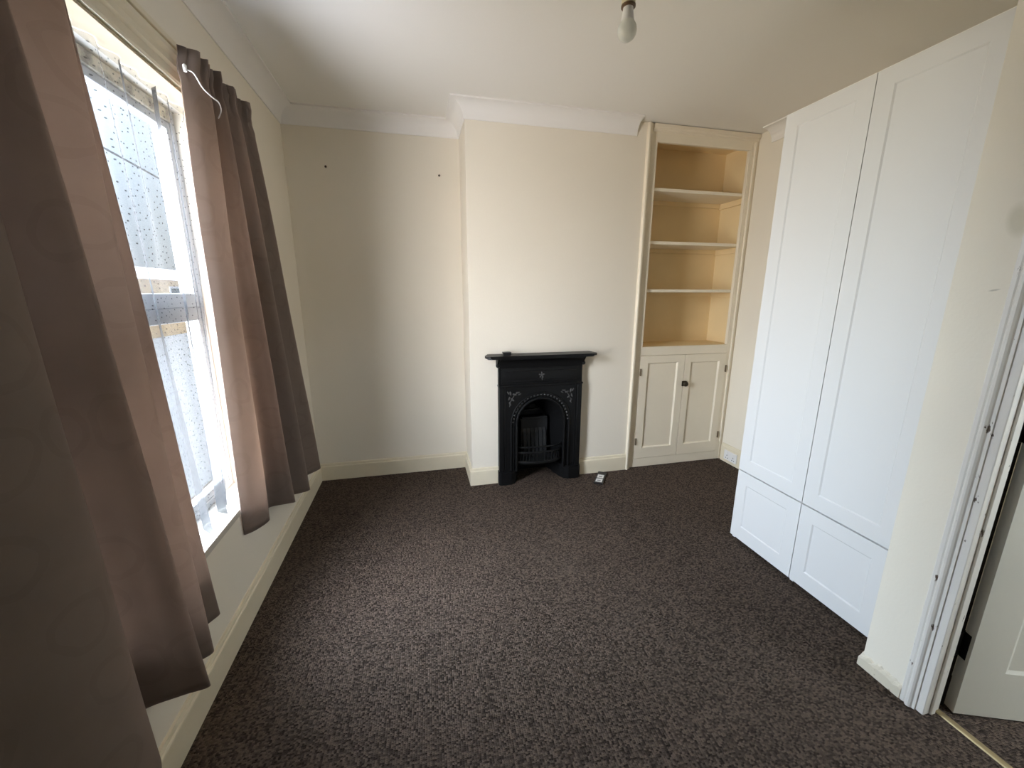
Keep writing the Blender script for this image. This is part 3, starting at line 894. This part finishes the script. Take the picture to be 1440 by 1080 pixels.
cup_door(DXM, DX1, (2.262, 0.176, 2.548, 0.920), 2.616, True)

# socket on the right skirting
sk = thing('wall_socket', 'white double socket on the skirting between cupboard and wardrobe', 'socket', (XR - 0.018, 2.800, 0.075))
sx = XR - 0.018
mb = MB(); mb.box((sx - 0.010, 2.727, 0.030), (sx, 2.873, 0.116), 0.003, 2); mb.build('plate', M_PLASTIC, sk)
for yc in (2.835, 2.763):
    mb = MB()
    for dy, dz, a, b in ((0, 0.012, 0.004, 0.007), (-0.011, -0.012, 0.006, 0.004), (0.011, -0.012, 0.006, 0.004)):
        mb.box((sx - 0.0108, yc + dy - a / 1.4, 0.062 + dz - b / 1.4), (sx - 0.0095, yc + dy + a / 1.4, 0.062 + dz + b / 1.4))
    mb.build('socket_holes', M_DARK, sk)
    mb = MB(); mb.box((sx - 0.015, yc - 0.010, 0.092), (sx - 0.009, yc + 0.004, 0.110), 0.002, 1); mb.build('switch', M_PLASTIC, sk)

# ------------------------------------------------------------------ wardrobe
XW, W0, W1, W2 = 1.855, 1.880, 1.462, 1.046
wd = thing('wardrobe', 'tall white two-door wardrobe with panelled fronts in the recess', 'wardrobe', (2.15, 1.46, 0))
mb = MB()
xf = XW + 0.020
xb = 2.44
for y in (W0 - 0.018, W1 - 0.009, W2): mb.box((xf, y, 0.0), (xb, y + 0.018, 2.355))
mb.box((xf, W2, 2.337), (xb, W0, 2.357)); mb.box((xf, W2, 0.03), (xb, W0, 0.048)); mb.box((xf, W2, 0.44), (xb, W0, 0.458))
mb.box((xb - 0.006, W2, 0.0), (xb, W0, 2.355))
mb.box((xf + 0.03, W2 + 0.018, 0.0), (xf + 0.046, W0 - 0.018, 0.03))
mb.build('carcass', M_WARDIN, wd)
def ward_front(nm, ya, yb, z0, z1, pan, mat=M_WARD):
    g = 0.0015
    mb = MB()
    mb.slab(ya - yb - 2 * g, z1 - z0 - 2 * g, 0.019, [pan], lambda u, v, d: (XW + d, ya - g - u, z0 + g + v), recess=0.005, slope=0.006)
    mb.build(nm, mat, wd)
for ya, yb in ((W0, W1), (W1, W2)):
    Wt = ya - yb
    ward_front('door', ya, yb, 0.458, 2.360, (0.070, 0.074, Wt - 0.072, 1.902 - 0.070))
    ward_front('drawer_front', ya, yb, 0.020, 0.453, (0.068, 0.084, Wt - 0.075, 0.433 - 0.076))

# ------------------------------------------------------------------ doorway and door
# lining and architrave
mb = MB()
mb.box((XS + 0.002, 0.779, 0.0), (1.792, DY1, DZ), 0.002, 1)
mb.box((XS + 0.004, DY0, 0.0), (XT - 0.042, DY0 + 0.018, DZ), 0.002, 1)
mb.box((XS + 0.004, DY0, DZ - 0.018), (XT - 0.042, DY1, DZ), 0.002, 1)
mb.box((XS + 0.030, 0.772, 0.0), (XS + 0.054, 0.780, DZ), 0.003, 1)
struct(mb.build('trim_5', M_ARCH), 'chipped white door lining with stop bead', 'door frame')
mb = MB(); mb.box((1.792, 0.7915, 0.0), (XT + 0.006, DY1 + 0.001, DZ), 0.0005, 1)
struct(mb.build('trim_7', M_REB), 'rebate painted dark as the shadow gap behind the hinged edge', 'door frame')
AR = [(0.0, 0.0), (0.0, 0.005), (0.003, 0.007), (0.012, 0.007), (0.016, 0.004), (0.019, 0.009), (0.024, 0.013), (0.030, 0.013), (0.035, 0.009), (0.038, 0.004), (0.046, 0.003), (0.047, 0.0)]
mb = MB()
mb.prism(AR, 0.0, DZ + 0.05, lambda a, b, c: (XS - b, 0.848 - a, c))
mb.prism(AR, 0.0, DZ + 0.05, lambda a, b, c: (XS - b, DY0 - 0.033 + a, c))
mb.prism(AR, DY0, DY1, lambda a, b, c: (XS - b, c, DZ + 0.05 - a))
struct(mb.build('trim_6', M_ARCH), 'chipped white moulded architrave around the doorway', 'architrave')
th = MB(); th.prism([(-0.013, 0.0), (-0.010, 0.004), (-0.003, 0.006), (0.003, 0.006), (0.010, 0.004), (0.013, 0.0)], DY0 + 0.02, DY1 - 0.018, lambda a, b, c: (1.788 + a, c, b))
tag(th.build('threshold_strip', M_BRASS), 'dull brass carpet strip across the doorway', 'threshold strip')

ang = math.atan2(-0.08, 0.207)
Dd = Vector((math.cos(ang), math.sin(ang), 0)); Dn = Vector((Dd.y, -Dd.x, 0))    # along leaf, towards the room face
piv = Vector((1.826, 0.757, 0.007))
dr = thing('door_1', 'grey white panelled door standing open onto the landing', 'door', tuple(piv))
dr['kind'] = 'structure'
def dpt(u, v, d): q = piv + Dd * u - Dn * d; return (q.x, q.y, piv.z + v)
mb = MB()
mb.slab(0.735, 1.99, 0.036, [(0.119, 0.192, 0.335, 0.82), (0.41, 0.192, 0.625, 0.82), (0.119, 1.00, 0.335, 1.87), (0.41, 1.00, 0.625, 1.87)], dpt, recess=0.006, slope=0.012)
mb.build('door_leaf', M_DOORP, dr)
for hz in (0.275, 1.085):
    mb = MB()
    a = lambda x, y, z: (x, y, z)
    mb.box((1.800, 0.790, hz - 0.05), (XT + 0.002, 0.794, hz + 0.05), 0.001, 1)
    mb.prism([(-0.002, 0.012), (-0.002, 0.034), (0.0, 0.034), (0.0, 0.012)], hz - 0.05, hz + 0.05, lambda u, d, c: dpt(u, c - piv.z, d))
    mb.prism([(-0.003, 0.002), (-0.003, -0.004), (0.030, -0.004), (0.030, -0.0005), (0.0, 0.0)], hz - 0.05, hz + 0.05, lambda u, d, c: dpt(u, c - piv.z, d)) if False else None
    mb.tube([(XT + 0.008, 0.796, hz - 0.05), (XT + 0.008, 0.796, hz + 0.05)], 0.006, 10)
    tag(mb.build('door_hinge', M_BLACKMETAL, dr), 'black butt hinge')

# ------------------------------------------------------------------ pendant bulb
bc = Vector((0.677, 1.33, 2.290))
pl = thing('pendant_light', 'bare bulb hanging from the ceiling on a short flex', 'pendant light', (bc.x, bc.y, ZC))
mb = MB(); mb.lathe([(0, 0.0), (0.045, 0.0), (0.045, -0.012), (0.030, -0.024), (0.010, -0.028), (0, -0.028)], (bc.x, bc.y, ZC), 'z', 24); mb.build('ceiling_rose', M_PLASTIC, pl, smooth=True)
mb = MB(); mb.tube([(bc.x, bc.y, ZC - 0.02), (bc.x, bc.y, bc.z + 0.125)], 0.0035, 8); mb.build('flex', M_PLASTIC, pl, smooth=True)
mb = MB(); mb.lathe([(0, 0.130), (0.008, 0.130), (0.012, 0.122), (0.018, 0.112), (0.0205, 0.085), (0.0210, 0.060), (0, 0.060)], tuple(bc), 'z', 24); mb.build('lampholder', plain('aged_cream_plastic', (0.62, 0.55, 0.38), 0.4), pl, smooth=True)
mb = MB(); mb.lathe([(0.0195, 0.061), (0.0218, 0.060), (0.0218, 0.055), (0.016, 0.053), (0, 0.053)], tuple(bc), 'z', 24); mb.build('bayonet_ring', M_BAYO, pl, smooth=True)
M_BULB, _nt, _b = new_mat('opal_bulb_glass')
_b.inputs['Base Color'].default_value = (0.86, 0.86, 0.82, 1); _b.inputs['Roughness'].default_value = 0.12
_t = N(_nt, 'ShaderNodeBsdfTranslucent'); _t.inputs['Color'].default_value = (0.9, 0.9, 0.86, 1)
_m = N(_nt, 'ShaderNodeMixShader'); _m.inputs[0].default_value = 0.5
_nt.links.new(_b.outputs[0], _m.inputs[1]); _nt.links.new(_t.outputs[0], _m.inputs[2]); _nt.links.new(_m.outputs[0], _nt.nodes['Material Output'].inputs['Surface'])
mb = MB(); mb.lathe([(0, 0.062), (0.0150, 0.062), (0.0155, 0.048), (0.0175, 0.034), (0.0200, 0.020), (0.0205, 0.017)], tuple(bc), 'z', 24); mb.build('bulb_neck', M_PLASTIC, pl, smooth=True)
pr = [(0.0205, 0.017)]
for k in range(0, 15):
    a = math.radians(38 - (38 + 90) * k / 14)
    pr.append((0.0295 * math.cos(a), -0.006 + 0.0295 * math.sin(a)))
mb = MB(); mb.lathe(pr, tuple(bc), 'z', 28); mb.build('bulb', M_BULB, pl, smooth=True)

# ------------------------------------------------------------------ outside
M_BRICK = paint('sunlit_yellow_render', (0.62, 0.46, 0.26), 0.9, 0.08, 0.8, 0)
M_RENDER = paint('white_house_render', (0.60, 0.64, 0.68), 0.9, 0.04, 0.8, 0)
M_ROOF = paint('slate_roof', (0.30, 0.29, 0.30), 0.8, 0.1, 1.0, 0)
GZ = -9.0
hs = thing('street_house', 'pale house with yellow upper wall across the street, glimpsed through the net', 'house', (-13, 20, GZ))
mb = MB(); mb.box((-18.0, 6.0, -0.6), (-12.0, 34.0, 2.1)); mb.build('house_wall', M_BRICK, hs)
mb = MB(); mb.box((-18.0, 6.0, GZ), (-11.96, 34.0, -0.6)); mb.build('ground_floor_wall', M_RENDER, hs)
mb = MB(); mb.prism([(-18.4, 2.1), (-11.7, 2.1), (-15.0, 2.9)], 5.8, 34.2, lambda a, b, c: (a, c, b)); mb.build('roof', M_ROOF, hs)
for yy in range(8, 34, 4):
    for zz in (0.4,):
        mb = MB(); mb.box((-12.03, yy, zz), (-11.96, yy + 1.1, zz + 1.4), 0.01, 1); f_ = mb.build('house_window', M_FRAME, hs)
        mb = MB(); mb.box((-11.97, yy + .1, zz + .1), (-11.95, yy + 1.0, zz + 1.3)); mb.build('house_pane', plain('dark_pane', (0.05, 0.06, 0.07), 0.1), f_)
mb = MB(); mb.tube([(-3.4, 2.0 + 0.4 * k, 3.091 - 0.066 * (2.0 + 0.4 * k - 6.336)) for k in range(0, 30)], 0.012, 6)
tag(mb.build('street_wire', M_BOXBLK), 'thin dark wire crossing the sky outside the window', 'wire')

# ------------------------------------------------------------------ daylight
world = bpy.data.worlds.new('daylight'); scn.world = world
world.use_nodes = True
nt = world.node_tree
bg = nt.nodes['Background']
tc = N(nt, 'ShaderNodeTexCoord')
sep = N(nt, 'ShaderNodeSeparateXYZ'); nt.links.new(tc.outputs['Generated'], sep.inputs[0])
rp = N(nt, 'ShaderNodeValToRGB')
mr = N(nt, 'ShaderNodeMapRange')
mr.inputs['From Min'].default_value = -1; mr.inputs['From Max'].default_value = 1
nt.links.new(sep.outputs['Z'], mr.inputs['Value']); nt.links.new(mr.outputs[0], rp.inputs['Fac'])
els = rp.color_ramp.elements
els[0].position = 0.0; els[0].color = (0.62, 0.56, 0.50, 1)
els[1].position = 1.0; els[1].color = (0.80, 1.00, 1.25, 1)
for p_, c_ in ((0.485, (0.62, 0.56, 0.48)), (0.505, (0.76, 0.78, 0.77)), (0.60, (0.72, 0.82, 0.90)), (0.70, (0.76, 0.90, 1.02))):
    e = els.new(p_); e.color = rgba(c_)
# lobes added to sky and ground, out of view, to light the room
def lobe(vec, k, col):
    dp = N(nt, 'ShaderNodeVectorMath', operation='DOT_PRODUCT')
    dp.inputs[1].default_value = Vector(vec).normalized()
    nt.links.new(tc.outputs['Generated'], dp.inputs[0])
    mx = N(nt, 'ShaderNodeMath', operation='MAXIMUM'); mx.inputs[1].default_value = 0.0
    nt.links.new(dp.outputs['Value'], mx.inputs[0])
    pw = N(nt, 'ShaderNodeMath', operation='POWER'); pw.inputs[1].default_value = k
    nt.links.new(mx.outputs[0], pw.inputs[0])
    sc = N(nt, 'ShaderNodeVectorMath', operation='SCALE'); sc.inputs[0].default_value = [c * 1.12 for c in col]
    nt.links.new(pw.outputs[0], sc.inputs['Scale'])
    return sc.outputs[0]
def addv(a, b):
    n = N(nt, 'ShaderNodeVectorMath', operation='ADD'); nt.links.new(a, n.inputs[0]); nt.links.new(b, n.inputs[1]); return n.outputs[0]
L_ALL = [lobe((-0.80, -0.30, 0.52), 4.0, (114, 123, 138)),      # added glow, as of bright hazy sky
         lobe((-0.75, -0.55, 0.42), 4.0, (20, 24, 32)),
         lobe((-0.60, 0.25, 0.75), 10.0, (38, 48, 61)),        # added blue glow high in the sky
         lobe((-0.90, 0.10, 0.20), 10.0, (34, 44, 52)),        # added pale glow, as of sky over the roofs opposite
         lobe((-0.80, -0.45, -0.12), 6.0, (24, 13, 0.5)),      # added warm glow, as off sunlit houses
         lobe((-0.90, 0.10, -0.30), 10.0, (23, 15, 1)),        # added warm glow, lower down
         lobe((-0.35, -0.80, -0.50), 4.0, (66, 63, 62)),       # added glow, as off bright pavement
         lobe((-0.30, -0.25, -0.92), 5.0, (6, 12, 23))]        # added glow from the ground below
tot = rp.outputs['Color']
for l_ in L_ALL:
    tot = addv(tot, l_)
nt.links.new(tot, bg.inputs['Color'])
bg.inputs['Strength'].default_value = 1.0

po = bpy.data.lights.new('window_portal', 'AREA'); po.shape = 'RECTANGLE'; po.size = WY1 - WY0; po.size_y = WZ1 - WZ0
po.cycles.is_portal = True
pob = bpy.data.objects.new('window_portal', po); COL.objects.link(pob)
pob.location = (XL - 0.24, (WY0 + WY1) / 2, (WZ0 + WZ1) / 2)
pob.rotation_euler = (math.radians(90), 0, math.radians(-90))

sun = bpy.data.lights.new('sun', 'SUN'); sun.energy = 0.8; sun.color = (1.0, 0.86, 0.66); sun.angle = math.radians(1)
so = bpy.data.objects.new('sun', sun); COL.objects.link(so)
so.location = (10, 0, 12)
so.rotation_euler = Vector((-0.80, 0.30, -0.52)).to_track_quat('-Z', 'Y').to_euler()

fill_light = bpy.data.lights.new('landing_fill', 'POINT'); fill_light.energy = 60; fill_light.color = (0.66, 0.81, 1.0); fill_light.shadow_soft_size = 0.12  # added unseen light to brighten the open door; no fitting built
lo = bpy.data.objects.new('landing_fill', fill_light); COL.objects.link(lo); lo.location = (2.75, -0.55, 2.35)

# ------------------------------------------------------------------ camera
cam = bpy.data.cameras.new('camera'); co = bpy.data.objects.new('camera', cam); COL.objects.link(co)
H, yaw, pitch, roll, f = 1.4929, 0.2312, -0.2234, 0.0012, 563.34
cy, sy, cp, sp = math.cos(yaw), math.sin(yaw), math.cos(pitch), math.sin(pitch)
F = Vector((sy * cp, cy * cp, sp)); R = Vector((cy, -sy, 0)); U = R.cross(F)
R2 = R * math.cos(roll) + U * math.sin(roll); U2 = -R * math.sin(roll) + U * math.cos(roll)
co.matrix_world = Matrix(((R2.x, U2.x, -F.x, 0), (R2.y, U2.y, -F.y, 0), (R2.z, U2.z, -F.z, H), (0, 0, 0, 1)))
cam.sensor_width = 36.0; cam.lens = f / 1440.0 * 36.0
cam.clip_start = 0.02; cam.clip_end = 200
scn.camera = co

vs = scn.view_settings
vs.view_transform = 'Standard'; vs.look = 'None'; vs.exposure = 0.0; vs.gamma = 1.0; vs.use_curve_mapping = False
scn.cycles.max_bounces = 12; scn.cycles.diffuse_bounces = 8; scn.cycles.transparent_max_bounces = 24
scn.cycles.sample_clamp_indirect = 10
